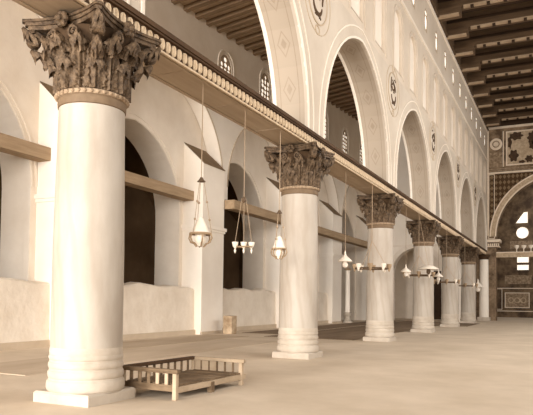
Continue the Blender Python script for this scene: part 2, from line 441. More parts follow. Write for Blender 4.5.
# ---- aisle end wall with a low arch
b = MB(); A = arch(-4.25, 1.95, 3.75, .12, 12, 0)
b.slab([[(-8.5, 0)]+A+[(-.45, 0), (-.45, 17), (-8.5, 17)]], fy, 42, 42.9)
WE = struct(b.build('wall_aisle_end', MPLASTER))
b = MB(); b.slab(band(arch(-4.25, 1.97, 3.75, .12, 12), arch(-4.25, 2.3, 3.75, .12, 12)), fy, 41.95, 42.02); b.box(-8.4, -.5, 41.9, 42.02, 5.9, 6.05); b.build('arch_moulding', MGREY, WE)
b = MB(); b.box(-8.5, -.45, 47.6, 48, 0, 7); b.box(-8.5, -8, 42.9, 47.6, 0, 7); b.box(-8.5, -.45, 42.9, 48, 7, 7.3); b.build('lobby_wall', MGREY, WE)
b = MB(); b.box(-4.5, -3.1, 47.45, 47.62, 0, 4.2); b.build('doorway', MBLACKW, WE)
b = MB(); b.box(-5.3, -4.7, 46.9, 47.5, 0, 6.9); b.build('lobby_pier', MPLASTER, WE)

# ---- nave ceiling
b = MB(); b.box(-.5, 12.2, -9, 47.9, 17.4, 17.6); CN = struct(b.build('ceiling', MBLACKW))
for k in range(-9, 9):
    y = 25.1+2.66*k
    b = MB(); b.box(.45, 11.8, y-.26, y+.26, 16.55, 17.4); cb = b.build('ceiling_beam', MDKWOOD, CN)
    b = MB(); b.box(.46, 1.62, y-.3, y+.3, 16.2, 16.6); b.box(10.6, 11.8, y-.3, y+.3, 16.2, 16.6); br = b.build('bracket', MDKWOOD, cb)
    b = MB(); b.box(.46, 1.55, y-.36, y-.16, 16.12, 16.24); b.build('bracket_board', MPALEW, br)
    b = MB(); b.box(1.78, 10.4, y-.34, y-.17, 16.45, 16.58); b.build('painted_strip', MPALEW, cb)
    b = MB()
    for j in range(11):
        x = 2.2+.78*j
        b.box(x-.08, x+.08, y-.37, y-.12, 16.42, 16.52)
    b.build('rosettes', MBLACKW, cb)
    # side mouldings and dark coffer joists between the beams
    b = MB(); b.box(.45, 11.8, y-.33, y-.26, 16.95, 17.08); b.box(.45, 11.8, y+.9, y+1.1, 17.15, 17.4); b.box(.45, 11.8, y+1.6, y+1.8, 17.15, 17.4)
    b.build('joist', MBLACKW, cb)
b = MB(); b.box(.3, .5, -4, 47.8, 16.2, 17.4); b.box(.3, .6, -4, 47.8, 16.15, 16.25); b.build('wall_plate', MDKWOOD, CN)

# ---- end wall with the great arch
EY = 47.9
CX, RR = 6.1, 4.95
def circ(r, n=40): return [(CX-r*cos(pi*i/n), 7.1+r*sin(pi*i/n)) for i in range(n+1)]
b = MB(); b.slab([[(-.5, 0), (CX-RR, 0)]+circ(RR)+[(CX+RR, 0), (12.6, 0), (12.6, 17.4), (-.5, 17.4)]], fy, EY, EY+1.1)
EW = struct(b.build('wall_end', MMARQ))
def panel_frame(b, x0, x1, z0, z1, wd=.1, d=.08):
    b.slab([[(x0, z0), (x1, z0), (x1, z1), (x0, z1)], [(x0+wd, z0+wd), (x1-wd, z0+wd), (x1-wd, z1-wd), (x0+wd, z1-wd)]], fy, EY-d, EY+.01)
b = MB()
b.box(.46, 11.8, EY-.14, EY, 16.25, 16.42); b.box(.46, 11.8, EY-.1, EY, 12.42, 12.56)
panel_frame(b, 1.95, 6.05, 13.05, 15.95); panel_frame(b, 6.2, 10.3, 13.05, 15.95)
panel_frame(b, .46, .58, 7.2, 16.2, .05); b.box(1.7, 1.78, EY-.08, EY, 13.0, 16.0); b.box(.66, 1.0, EY-.06, EY, 7.15, 7.25)
panel_frame(b, .55, 1.05, 6.9, 12.4, .05, .06)
b.build('marble_frame', MFRAME, EW)
b = MB(); b.slab([circ(RR+.42)+list(reversed(circ(RR+.005)))], fy, EY-.12, EY+.02); b.build('arch_band', MMOSA, EW)
b = MB(); b.slab([circ(RR+.5)+list(reversed(circ(RR+.4)))], fy, EY-.16, EY+.02); b.slab([circ(RR+.07)+list(reversed(circ(RR-.03)))], fy, EY-.16, EY+.02); b.build('arch_bead', MFRAME, EW)
# scale mosaic in the spandrels
sp = [(.7, 7.3)]+[q for q in circ(RR+.52) if q[0] < CX and q[0] > 1.1-.6+.3][1:]
sp = [(.66, 7.3), (.7, 12.38), (CX, 12.38)]+[q for q in reversed(circ(RR+.52)) if q[0] <= CX-.05 and q[0] >= .66]
b = MB(); b.slab([sp], fy, EY-.04, EY+.01); uv = [(v[0]*.6, v[2]*1.5) for v in b.v]; b.build('spandrel_mosaic', MSCALE, EW, uvs=uv)
b = MB(); b.slab([[(.62, 13.0), (1.68, 13.0), (1.68, 14.25), (.62, 14.25)]], fy, EY-.05, EY+.01)
for z in (12.62, 12.78): b.box(.6, 11.6, EY-.05, EY, z, z+.1)
b.build('inlay_panel', MPANEL, EW)
b = MB(); b.lathe([(.5, 0), (.5, .06), (.4, .08), (.36, .05), (.2, .06), (.16, .1), (.1, .07), (.001, .07)], 24)
b.v = [(1.16+x, EY-.02-z, 14.95+y) for x, y, z in b.v]; b.build('rosette', MFRAME, EW, smooth=True)
b = MB(); b.lathe([(.3, 0), (.3, .1), (.22, .1), (.22, 0)], 20)
b.v = [(1.16+x, EY-.03-z, 14.95+y) for x, y, z in b.v]; b.build('rosette_ring', MPANEL, EW, smooth=True)
# floral mosaic panel : light ground, dark tree-like shapes
b = MB(); b.slab([[(2.05, 13.15), (5.95, 13.15), (5.95, 15.85), (2.05, 15.85)]], fy, EY-.03, EY+.01); b.slab([[(6.3, 13.15), (10.2, 13.15), (10.2, 15.85), (6.3, 15.85)]], fy, EY-.03, EY+.01)
b.build('mosaic_ground', MMOSA, EW)
b = MB()
def blob(x, z, rx, rz, lobes=7, amp=.16, ph=0):
    b.slab([[(x+rx*(1+amp*cos(lobes*t+ph))*cos(t), z+rz*(1+amp*cos(lobes*t+ph))*sin(t)) for t in [2*pi*i/42 for i in range(42)]]], fy, EY-.05, EY-.02)
for ox in (0, 4.25):
    blob(2.75+ox, 15.5, .5, .33); blob(2.25+ox, 15.0, .15, .5, 5); blob(2.55+ox, 13.85, .36, .48, 6); blob(4.05+ox, 15.25, .42, .5, 8)
    blob(3.95+ox, 14.6, .2, .3, 5); blob(3.75+ox, 13.5, .3, .28, 6); blob(5.2+ox, 13.75, .34, .46, 6); blob(5.25+ox, 15.4, .45, .36, 7); blob(3.2+ox, 13.3, .25, .12, 5); blob(4.6+ox, 13.3, .3, .13, 5); blob(4.6+ox, 14.4, .14, .2, 5)
b.build('mosaic_foliage', MMOSD, EW)
b = MB()
for i in range(26): b.box(1.9+.38*i, 2.08+.38*i, EY-.3, EY-.02, 16.62, 16.85)
b.build('dentils', MFRAME, EW)
b = MB(); b.box(.46, 11.8, EY-.6, EY-.31, 16.42, 17.4); b.build('head_beam', MBLACKW, EW)
# imposts of the great arch
b = MB()
for x0, x1 in ((.46, 1.5), (10.7, 11.8)):
    b.box(x0, x1, EY-.2, EY+1.15, 6.62, 6.85); b.box(x0, x1-.08, EY-.15, EY+1.15, 6.22, 6.3)
    for j in range(6): b.box(x0+.05+.16*j, x0+.15+.16*j, EY-.17, EY, 6.3, 6.5)
b.build('impost', MFRAME, EW)
b = MB()
for z0, z1 in ((.2, 2.4), (2.6, 4.9)): panel_frame(b, .5, 1.1, z0, z1, .05, .05)
b.build('jamb_frame', MPANEL, EW)

# ---- sanctuary beyond
SY = 62
b = MB(); rects = [[(1.88, 5.72), (3.05, 5.72), (3.05, 6.6), (1.88, 6.6)], [(1.88, 4.95), (3.05, 4.95), (3.05, 5.5), (1.88, 5.5)],
                   [(1.75, 9.85), (2.95, 9.85), (2.95, 11.05), (2.55, 11.0), (2.2, 10.5)], [(2.42+.62*cos(2*pi*i/20), 8.85+.62*sin(2*pi*i/20)) for i in range(20)]]
b.slab([[(-4, 0), (16, 0), (16, 15), (-4, 15)]]+rects, fy, SY, SY+.6); SW = struct(b.build('wall_sanctuary', MSANC))
for r_ in rects:
    wi += 1
    cx = sum(q[0] for q in r_)/len(r_); cz = sum(q[1] for q in r_)/len(r_)
    b = MB(); b.slab([r_, [(cx+(q[0]-cx)*.93, cz+(q[1]-cz)*.93) for q in r_]], fy, SY-.03, SY+.1); o = struct(b.build('window_%d' % wi, MFRAME))
    b = MB(); b.slab([[(cx+(q[0]-cx)*.97, cz+(q[1]-cz)*.97) for q in r_]], fy, SY+.1, SY+.15); b.build('pane', MPANE, o)
b = MB(); b.box(-4.3, -4, 49, 62, 0, 15); b.box(16, 16.3, 49, 62, 0, 15); b.build('side_wall', MDARKP, SW)
b = MB(); b.box(-4.3, 16.3, 49, 62.6, 15, 15.3); struct(b.build('ceiling_sanctuary', MDARKP))
b = MB()
def pf(x0, x1, z0, z1, wd=.08): b.slab([[(x0, z0), (x1, z0), (x1, z1), (x0, z1)], [(x0+wd, z0+wd), (x1-wd, z0+wd), (x1-wd, z1-wd), (x0+wd, z1-wd)]], fy, SY-.08, SY+.01)
pf(.7, 3.1, 1.0, 2.6); pf(3.5, 5.9, 1.0, 2.6); pf(-.2, .45, .8, 3.0, .06); b.box(-4, 12, SY-.1, SY, 3.0, 3.08); b.box(-4, 12, SY-.1, SY, .62, .7)
b.build('panel_frame', MFRAME, SW)
b = MB(); b.box(.78, 3.02, SY-.04, SY, 1.08, 2.52); b.box(.7, 3.3, SY-.05, SY, 3.5, 4.4); b.box(1.2, 3.4, SY-.04, SY, 7.2, 8.0); b.build('inlay', MPANEL, SW)
b = MB()
for x in (1.3, 1.9, 2.5): b.lathe([(.3, 0), (.3, .06), (.2, .06), (.2, 0)], 16); b.v[-64:] = [(x+p_[0], SY-.03-p_[2], 1.8+p_[1]) for p_ in b.v[-64:]]
b.build('inlay_discs', MMOSA, SW)

# ================================================================== THINGS
# ---- carved tie beam on the columns
TB = thing('tie_beam', (0, 20, 5.5), 'long dark timber beam with a pale carved leaf band, running over all the column capitals', 'beam')
def loc(b, o): 
    L = o if isinstance(o, tuple) else tuple(o.location)
    b.v = [(x-L[0], y-L[1], z-L[2]) for x, y, z in b.v]; return b
b = MB(); b.box(-.42, .43, -S-.4, 47.2, 5.53, 5.84); loc(b, TB).build('core', MWOOD, TB)
b = MB()
for x in (-.33, .34): b.box(x-.02, x+.02, -S-.4, 47.2, 5.515, 5.54)
for y in [-S+1.99*i for i in range(28)]: b.box(-.4, .4, y-.02, y+.02, 5.522, 5.54)
loc(b, TB).build('soffit_ribs', MWOOD, TB)
b = MB(); b.box(-.45, .52, -S-.4, 47.2, 5.79, 5.87); b.box(.42, .49, -S-.4, 47.2, 5.76, 5.8); loc(b, TB).build('cornice', MCORN, TB)
b = MB(); y = -2.2
while y < 47:
    # one upright leaf of the carved band: pointed oval with a groove
    n = 10; P = [(.455, y, 5.64), (.46, y, 5.7)]
    ring = [(y+.064*sin(2*pi*i/n), 5.645+.105*cos(2*pi*i/n)) for i in range(n)]
    P = [(.43, u, v) for u, v in ring]+[(.47, y+(u-y)*.75, 5.645+(v-5.645)*.85) for u, v in ring]+[(.452, y+(u-y)*.35, 5.645+(v-5.645)*.5) for u, v in ring]
    b.add(P, [(i, (i+1)%n, n+(i+1)%n, n+i) for i in range(n)]+[(n+i, n+(i+1)%n, 2*n+(i+1)%n, 2*n+i) for i in range(n)]+[tuple(range(2*n, 3*n))])
    y += .165
loc(b, TB).build('carved_band', MGILT, TB)
b = MB(); b.box(.42, .436, -S-.4, 47.2, 5.536, 5.79); loc(b, TB).build('band_ground', MCORN, TB)
b = MB(); b.box(.42, .46, -S-.4, 47.2, 5.5, 5.535); loc(b, TB).build('lower_bead', MGILT, TB)

# ---- columns
def leaf_mesh(H, W, curl, out, lobes=5, nz=20, ns=13):
    """acanthus leaf standing on x=r axis; local +X outward"""
    P = []
    for side in (0, 1):
        for i in range(nz+1):
            t = i/nz
            if t < .74:
                q = t/.74; z = H*q; r = .015+out*q*q*.6
            else:
                a = (t-.74)/.26*radians(205); z = H+curl*sin(a); r = .015+out*.6+curl*(1-cos(a))
            wd = W*(.62+.42*sin(pi*min(1, t*1.02)))*(1 if t < .8 else sqrt(max(.05, 1-((t-.8)/.215)**2)))
            wd *= 1-.2*abs(sin(lobes*pi*t))**.5*(t < .9)
            for j in range(ns):
                s_ = -1+2*j/(ns-1)
                rel = .05*(1-s_*s_)+.016*cos(s_*pi*4.5+t*3)+.03*max(0, .18-abs(s_))/.18
                d = (rel if side == 0 else rel-.045)
                P.append((r+d*(1 if t < .74 else cos((t-.74)/.26*1.6)), s_*wd, z+.06*s_*s_*(-1)*(t > .1)+(d*.7 if t >= .74 else 0)))
    n = (nz+1)*ns; Fs = []
    for i in range(nz):
        for j in range(ns-1):
            a = i*ns+j; Fs += [(a, a+1, a+ns+1, a+ns), (n+a, n+a+ns, n+a+ns+1, n+a+1)]
        Fs += [(i*ns, i*ns+ns, n+i*ns+ns, n+i*ns), (i*ns+ns-1, n+i*ns+ns-1, n+i*ns+2*ns-1, i*ns+2*ns-1)]
    for j in range(ns-1):
        Fs += [(j, n+j, n+j+1, j+1), (nz*ns+j, nz*ns+j+1, n+nz*ns+j+1, n+nz*ns+j)]
    b = MB(); b.add(P, Fs); return b

def make_column():
    root = thing('marble_column', (0, 0, 0), 'x', 'column', 'nave columns with leafy capitals')
    b = MB(); h = .51; P = []
    for (e, z) in ((0, 0), (0, .13), (-.02, .155), (-.03, .16)):
        P += [(-h-e, -h-e, z), (h+e, -h-e, z), (h+e, h+e, z), (-h-e, h+e, z)]
    b.add(P, [(4*i+j, 4*i+(j+1)%4, 4*i+4+(j+1)%4, 4*i+4+j) for i in range(3) for j in range(4)]+[(3,2,1,0), (12,13,14,15)])
    b.build('plinth', MBASE, root)
    prof = [(.53, .15)]
    for (z, r, hh) in ((.24, .53, .08), (.4, .522, .055), (.53, .52, .045), (.64, .517, .035)):
        for i in range(-4, 5): prof.append((r+hh*.36*cos(i*pi/8), z+hh*sin(i*pi/8)))
    prof += [(.522, .72), (.515, .78)]
    b = MB(); b.lathe(prof, 48); b.build('base_moulding', MBASE, root, smooth=True)
    b = MB(); b.lathe([(.515, .76), (.513, 1.4), (.51, 2.2), (.498, 3.0), (.485, 3.7), (.476, 4.3)], 48); b.build('shaft', MMARBLE, root, smooth=True)
    b = MB(); b.lathe([(.476, 4.26), (.492, 4.27), (.496, 4.33), (.492, 4.385), (.478, 4.39)], 48); b.build('neck_band', MNECK, root, smooth=True)
    b = MB(); b.lathe([(.48, 4.385), (.512, 4.4), (.52, 4.43), (.512, 4.46), (.48, 4.475)], 48)
    for i in range(36):
        a = 2*pi*i/36; b.lathe([(.0, -.032), (.024, -.016), (.03, 0), (.024, .016), (0, .032)], 6, (.518*cos(a), .518*sin(a), 4.43), False)
    b.build('neck_bead', MPALEB, root, smooth=True)
    b = MB(); b.lathe([(.46, 4.46), (.465, 4.7), (.48, 4.95), (.52, 5.15), (.6, 5.3), (.62, 5.33)], 40); cap = b.build('capital', MCAPD, root, smooth=True)
    # abacus : square with hollow sides and cut corners
    def abac(hw, hol, cut):
        L = []
        for k in range(4):
            a = k*pi/2
            for i in range(11):
                t = -1+2*i/10; u = t*(hw-cut); v = hw-hol*(1-t*t)
                L.append((v*cos(a)-u*sin(a), v*sin(a)+u*cos(a)))
        return L
    b = MB(); fz = lambda u, v, d: (u, v, d)
    b.slab([abac(.68, .15, .06)], fz, 5.35, 5.41); b.slab([abac(.71, .15, .06)], fz, 5.41, 5.46); b.slab([abac(.74, .15, .06)], fz, 5.46, 5.5)
    b.build('abacus', MCAP, cap)
    lo = leaf_mesh(.34, .2, .06, .06).build('acanthus_leaf', MCAP, cap, smooth=True)
    hi = leaf_mesh(.62, .2, .08, .12, 7, 24).build('acanthus_leaf', MCAP, cap, smooth=True)
    for k in range(8):
        for src, off, z, r in ((lo, 0, 4.47, .455), (hi, .5, 4.47, .44)):
            o = src if k == 0 else src.copy()
            if k: col.objects.link(o)
            a = (k+off)*pi/4; o.location = (r*cos(a), r*sin(a), z); o.rotation_euler = (0, 0, a)
    # volutes : spiral scrolls under the corners, smaller helices by the centre flower
    def spiral(R, turns, wd, th):
        pts = []
        n = 26
        for i in range(n+1):
            t = i/n; a = -pi/2-turns*2*pi*t+pi; r = R*(1-.82*t); pts.append((r*cos(a), 0, r*sin(a), th*(1-.5*t)))
        b = MB()
        for yy in (0,):
            P = []; 
            for x, _, z, t_ in pts:
                d = Vector((x, 0, z)).normalized()
                for (e, w_) in ((-t_, -wd), (t_, -wd), (t_, wd), (-t_, wd)): P.append((x+d.x*e, w_, z+d.z*e))
            b.add(P, [(4*i+j, 4*i+(j+1)%4, 4*i+4+(j+1)%4, 4*i+4+j) for i in range(n) for j in range(4)]+[(3,2,1,0), (4*n, 4*n+1, 4*n+2, 4*n+3)])
        b.lathe([(0, -wd), (R*.2, -wd), (R*.2, wd), (0, wd)], 10, (0, 0, 0), False)
        b.v[-40:] = [(x, z, y) for x, y, z in b.v[-40:]]
        return b
    vb = spiral(.115, 1.5, .075, .026)
    # stem sweeping up from the leaves to the scroll
    st = [(-.36, 0, -.42), (-.3, 0, -.24), (-.2, 0, -.04), (-.08, 0, .1), (0, 0, .135)]
    P = []
    for x, y, z in st:
        for dx, w_ in ((0, -.05), (.04, -.05), (.04, .05), (0, .05)): P.append((x+dx, w_, z-dx))
    vb.add(P, [(4*i+j, 4*i+(j+1)%4, 4*i+4+(j+1)%4, 4*i+4+j) for i in range(4) for j in range(4)])
    vo = vb.build('volute', MCAP, cap)
    hb = spiral(.095, 1.5, .03, .017); P = []
    for x, y, z in [(-.16, 0, -.3), (-.14, 0, -.12), (-.07, 0, .05), (0, 0, .095)]:
        for dx, w_ in ((0, -.03), (.03, -.03), (.03, .03), (0, .03)): P.append((x+dx, w_, z-dx))
    hb.add(P, [(4*i+j, 4*i+(j+1)%4, 4*i+4+(j+1)%4, 4*i+4+j) for i in range(3) for j in range(4)])
    hx = hb.build('scroll', MCAP, cap)
    fb = MB()
    for i in range(7):
        a = 2*pi*i/7; fb.lathe([(0, -.05), (.04, -.03), (.05, 0), (.04, .03), (0, .05)], 8, (.0, .075*cos(a), .075*sin(a)), False)
    fb.lathe([(0, -.06), (.045, -.03), (.05, 0), (.045, .03), (0, .06)], 8, (.03, 0, 0), False)
    fl = fb.build('flower', MCAP, cap, smooth=True)
    # drooping leaf tips under volutes
    dr = leaf_mesh(.2, .12, .07, .1, 5, 14, 9).build('volute_leaf', MCAP, cap, smooth=True)
    for k in range(4):
        a = k*pi/2+pi/4
        o = vo if k == 0 else vo.copy(); 
        if k: col.objects.link(o)
        o.location = (.83*cos(a), .83*sin(a), 5.22); o.rotation_euler = (0, 0, a)
        o = dr if k == 0 else dr.copy()
        if k: col.objects.link(o)
        o.location = (.58*cos(a), .58*sin(a), 4.86); o.rotation_euler = (0, .35, a)
        o = dr.copy(); col.objects.link(o)
        o.location = (.8*cos(a), .8*sin(a), 5.13); o.rotation_euler = (0, .12, a); o.scale = (.8, 1, .95)
        for da in (-.36, .36, pi/4):
            o = dr.copy(); col.objects.link(o)
            o.location = (.52*cos(a+da), .52*sin(a+da), 4.98); o.rotation_euler = (0, .3, a+da); o.scale = (.9, .9, .9)
        a = k*pi/2
        o = fl if k == 0 else fl.copy()
        if k: col.objects.link(o)
        o.location = (.66*cos(a), .66*sin(a), 5.4); o.rotation_euler = (0, 0, a)
        for q, sgn in ((0, 1), (1, -1)):
            o = hx if (k == 0 and q == 0) else hx.copy()
            if not (k == 0 and q == 0): col.objects.link(o)
            o.location = (.62*cos(a)-sgn*.2*sin(a), .62*sin(a)+sgn*.2*cos(a), 5.2); o.rotation_euler = (0, 0, a-sgn*pi/2)
    return root
c0 = make_column()
clab = ['largest and nearest marble column, its leafy capital cut by the top of the photo',
        'second marble column of the row, standing clear behind the railed wooden bed',
        'third marble column of the row, with a ring chandelier crossing its left side',
        'fourth marble column of the row, between two white lamps and a low arch behind',
        'fifth marble column of the row, second from the far end of the arcade',
        'farthest and smallest marble column, just left of the narrow white pillar']
for k in range(6):
    c = c0 if k == 0 else copy_tree(c0)
    c.location = (0, S*k, 0); c['label'] = clab[k]
t = thing('white_pillar', (.3, 47.0, 0), 'narrow whitewashed pillar at the far end of the column row', 'pillar')
b = MB(); b.lathe([(.38, .3), (.37, 2), (.35, 4), (.34, 5.1)], 24); b.build('shaft', MTRIM, t, smooth=True)
b = MB(); b.box(-.48, .48, -.48, .48, 0, .3); b.build('plinth', MBASE, t)
b = MB(); b.lathe([(.36, 5.1), (.4, 5.25), (.52, 5.48), (.52, 5.5)], 24); b.build('capital', MCAPD, t, smooth=True)
# tie across the great arch
t = thing('arch_tie', (CX, 48.3, 5.5), 'pale horizontal tie beam spanning the great arch at the far end', 'beam')
b = MB(); b.box(-4.96, 4.96, -.15, .15, -.15, .22); b.build('beam', MMOSA, t)
b = MB(); b.box(-4.96, 4.96, -.2, .2, .22, .3); b.build('ledge', MFRAME, t)
for i in range(9):
    q = tag(MB().lathe([(.06, 0), (.05, .05), (.03, .12), (.05, .25), (.16, .36), (.2, .5), (.17, .55)], 12).build('lamp_cup', MGLASS, None, True),
            'pale cup standing on the tie of the great arch', 'cup', 'cups on the arch tie')
    q.location = (2.75+.55*i, 48.3, 5.8)

# ---- aisle tie beams
lab = ['weathered tie beam cut by the left edge of the photo', 'weathered tie beam crossing the arch just right of the nearest column',
       'weathered tie beam crossing the arch behind the three cup chandelier', 'weathered tie beam crossing the arch right of the second column',
       'weathered tie beam crossing the arch left of the third column']
for j, k in enumerate(range(-1, 4)):
    y0, y1 = P0-PP+.9+PP*(k-0), P0-.9+PP*k
    xb, zb = -8.1, 5.88
    if k >= 1:       # from the second bay on the ties run on in front of the buttresses
        y0, y1, xb, zb = (P0+.92+PP*(k-1) if k == 1 else P0+PP*(k-1)+.01), P0+PP*k, -7.14, 5.75
    o = MB().box(-.25, .25, -(y1-y0)/2, (y1-y0)/2, -.2, .2).build('arch_tie_beam', MTIE)
    o.location = (xb, (y0+y1)/2, zb); tag(o, lab[j], 'beam', 'tie beams of the aisle arches')

# ---- calligraphic roundels
def stroke(b, pts, wd):
    """flat brush stroke in the wall plane with varying width"""
    n = len(pts); P = []
    for i, (u, v) in enumerate(pts):
        a = pts[max(0, i-1)]; c = pts[min(n-1, i+1)]; d = Vector((c[0]-a[0], c[1]-a[1])).normalized()
        w_ = .72*wd*(.25+.75*sin(pi*(i+.4)/(n-.2)))
        for (e, dx) in ((-1, 0), (1, 0), (1, .02), (-1, .02)): P.append((dx, u-d.y*w_*e, v+d.x*w_*e))
    b.add(P, [(4*i+j, 4*i+(j+1)%4, 4*i+4+(j+1)%4, 4*i+4+j) for i in range(n-1) for j in range(4)]+[(3,2,1,0), tuple(4*(n-1)+j for j in range(4))])
def arc_pts(cu, cv, r, a0, a1, n=12, sq=1): return [(cu+r*cos(radians(a0+(a1-a0)*i/n)), cv+sq*r*sin(radians(a0+(a1-a0)*i/n))) for i in range(n+1)]
rl = ['calligraphic roundel over the second column, cut by the top edge of the photo', 'calligraphic roundel on the wall directly above the third column',
      'calligraphic roundel above the fourth column, third along the arcade wall', 'small calligraphic roundel above the fifth column', 'farthest calligraphic roundel on the arcade wall, above the sixth column']
for k in range(1, 6):
    t = thing('roundel', (.45, S*k, 9.55), rl[k-1], 'roundel', 'roundels between the arches')
    b = MB(); ci = lambda r: [(r*cos(2*pi*i/36), r*sin(2*pi*i/36)) for i in range(36)]
    b.slab([ci(.66)], fx, 0, .012); b.build('field', MNAVE, t)
    b = MB(); b.slab([ci(.71), ci(.67)], fx, 0, .025); b.slab([ci(.97), ci(.95)], fx, 0, .015); b.build('rim', MLINE, t)
    b = MB()
    for sz in (1, -1): b.slab([[(.16*cos(2*pi*i/16), sz*.86+.13*sin(2*pi*i/16)) for i in range(16)], [(.12*cos(2*pi*i/16), sz*.86+.09*sin(2*pi*i/16)) for i in range(16)]], fx, 0, .02)
    b.build('finial', MLINE, t)
    b = MB(); m = 1 if k % 2 else -1
    stroke(b, arc_pts(-.02, -.14, .3, 175, 350, 14), .08)
    stroke(b, [(.3, -.1), (.33, .1), (.3, .3), (.27, .46)], .06)
    stroke(b, arc_pts(.02, .12, .17, 20, 260, 12), .06)
    stroke(b, [(-.35, .05), (-.25, .2), (-.05, .3), (.12, .4)], .05)
    stroke(b, [(-.12, -.05), (-.02, .05), (.1, .02), (.2, .14)], .06)
    stroke(b, [(-.2, -.5), (-.14, -.46), (-.08, -.5)], .045); stroke(b, [(.08, -.52), (.14, -.48), (.2, -.52)], .045)
    stroke(b, [(-.3, .42), (-.2, .48), (-.1, .46)], .04)
    b.v = [(x+.012, y*m*1.05, z) for x, y, z in b.v]
    b.build('lettering', MINK, t)

# ---- hanging lamps
def lamp(loc_, top, cap_dz, label, big=1.0):
    t = thing('hanging_lamp', loc_, label, 'lamp', 'glass lamps hanging from the tie beam')
    b = MB(); b.tube([(0, 0, cap_dz), (0, 0, top-loc_[2])], .009, 5); b.build('rod', MCHAIN, t)
    b = MB(); b.lathe([(.02, cap_dz-.01), (.1*big, cap_dz-.005), (.1*big, cap_dz+.005), (.05, cap_dz+.03), (.02, cap_dz+.08)], 16); b.build('chain_plate', MIRON, t, smooth=True)
    for k in range(3):
        a = 2*pi*k/3+.4; p0 = Vector((.05*cos(a), .05*sin(a), cap_dz)); p1 = Vector((.26*big*cos(a), .26*big*sin(a), .1))
        b = MB(); b.tube([p0, p1], .006, 5)
        for f in (.4, .75):
            q = p0.lerp(p1, f); b.lathe([(0, -.03), (.02, -.015), (.025, 0), (.02, .015), (0, .03)], 6, tuple(q), False)
        b.build('chain', MCHAIN, t)
    b = MB(); b.lathe([(.02, .38), (.05, .37), (.09, .28), (.2*big, .14), (.25*big, .09)], 20, cap=False); b.lathe([(.235*big, .09), (.18*big, .14), (.07, .28)], 20, cap=False); b.build('glass_shade', MGLASS, t, smooth=True)
    b = MB(); b.lathe([(.26*big, .1), (.27*big, .08), (.26*big, .06)], 24, cap=False); b.lathe([(.25*big, .06), (.255*big, .08), (.25*big, .1)], 24, cap=False)
    for k in range(6):
        a = 2*pi*k/6+.2
        b.tube([(rr*cos(a), rr*sin(a), z) for rr, z in ((.26*big, .08), (.29*big, 0), (.24*big, -.08), (.16*big, -.1), (.1*big, -.16))], .015, 5)
    b.build('metal_frame', MTIE, t)
    b = MB(); b.lathe([(.001, -.16), (.06, -.15), (.13*big, -.07), (.15*big, .0), (.12*big, .06), (.1, .1)], 18); b.build('oil_bowl', MGLASS, t, smooth=True)
    return t
lamp((.3, 2.6, 2.62), 5.5, 1.05, 'large glass lamp on three chains, in front of the first buttress', .78)
lamp((.3, 6.06, 2.62), 5.5, .92, 'glass lamp on chains just left of the second column', .66)
def shade_lamp(loc_, top, label, s=1.0):
    t = thing('shade_lamp', loc_, label, 'lamp', 'white shaded lamps along the arcade')
    b = MB(); b.tube([(0, 0, .5*s), (0, 0, top-loc_[2])], .01, 5); b.build('rod', MCHAIN, t)
    b = MB(); b.lathe([(.04, .3), (.09, .26), (.14, .2), (.3, .06), (.33, .0)], 20, cap=False); b.lathe([(.32, 0), (.13, .18), (.04, .28)], 20, cap=False)
    b.v = [(x*s, y*s, z*s) for x, y, z in b.v]; b.build('lamp_shade', MGLASS, t, smooth=True)
    b = MB(); b.lathe([(.02, .5), (.035, .42), (.05, .34), (.05, .28), (.02, .26)], 10); b.v = [(x*s, y*s, z*s) for x, y, z in b.v]; b.build('smoke_cap', MGLASS, t, smooth=True)
    b = MB(); b.lathe([(.02, -.28), (.1, -.24), (.14, -.14), (.1, -.04), (.05, .04), (.04, .2)], 14); b.v = [(x*s, y*s, z*s) for x, y, z in b.v]; b.build('oil_font', MTRIM, t, smooth=True)
    return t
shade_lamp((.3, 10.9, 2.7), 5.5, 'white shaded lamp hanging left of the third column', .68)
shade_lamp((.3, 18.9, 2.75), 5.5, 'white shaded lamp hanging in front of the low arch, left of the fourth column', .68)
shade_lamp((.3, 26.4, 2.85), 5.5, 'white shaded lamp hanging just right of the fourth column', .75)
t = shade_lamp((.3, 43.0, 2.7), 5.5, 'white shaded lamp farthest down the arcade, beside the white pillar', 1.3)
t = thing('disc_lamp', (.95, 20.4, 3.02), 'wide flat white lamp shade beside the top of the fourth column shaft', 'lamp')
b = MB(); b.lathe([(.05, .1), (.2, .08), (.42, -.04), (.44, -.08), (.4, -.08)], 24); b.build('lamp_shade', MGLASS, t, smooth=True)
b = MB(); b.tube([(0, 0, .08), (-.45, .0, 2.49)], .008, 5); b.build('rod', MCHAIN, t)
b = MB(); b.lathe([(.02, -.3), (.08, -.26), (.1, -.16), (.06, -.06), (.04, 0)], 12); b.build('oil_font', MIRON, t, smooth=True)

def cup(b, x, y, z, s=1.0):
    b.lathe([(r*s, zz*s) for r, zz in ((.005, -.2), (.02, -.17), (.03, -.12), (.015, -.08), (.05, -.03), (.075, .03), (.085, .1), (.08, .1), (.06, .03), (.001, 0))], 12, (x, y, z), False)
t = thing('cup_chandelier', (.3, 4.28, 2.62), 'small chandelier of three glass cups in front of the dark arch', 'chandelier')
b = MB(); b.tube([(0, 0, 1.0), (0, 0, 2.9)], .008, 5); b.build('rod', MCHAIN, t)
for k, (x, y) in enumerate(((-.15, -.08), (.01, .0), (.15, .08))):
    b = MB(); cup(b, x, y, 0, .8); b.build('glass_cup', MGLASS, t, smooth=True)
    b = MB(); b.tube([(x, y, .1), (x*.25, y*.25, 1.0)], .006, 5); b.build('chain', MCHAIN, t)
b = MB(); b.tube([(-.2*cos(a)+0, -.11*sin(a)-.0, -.02) for a in [2*pi*i/24 for i in range(24)]], .012, 5, True); b.build('ring', MTIE, t)
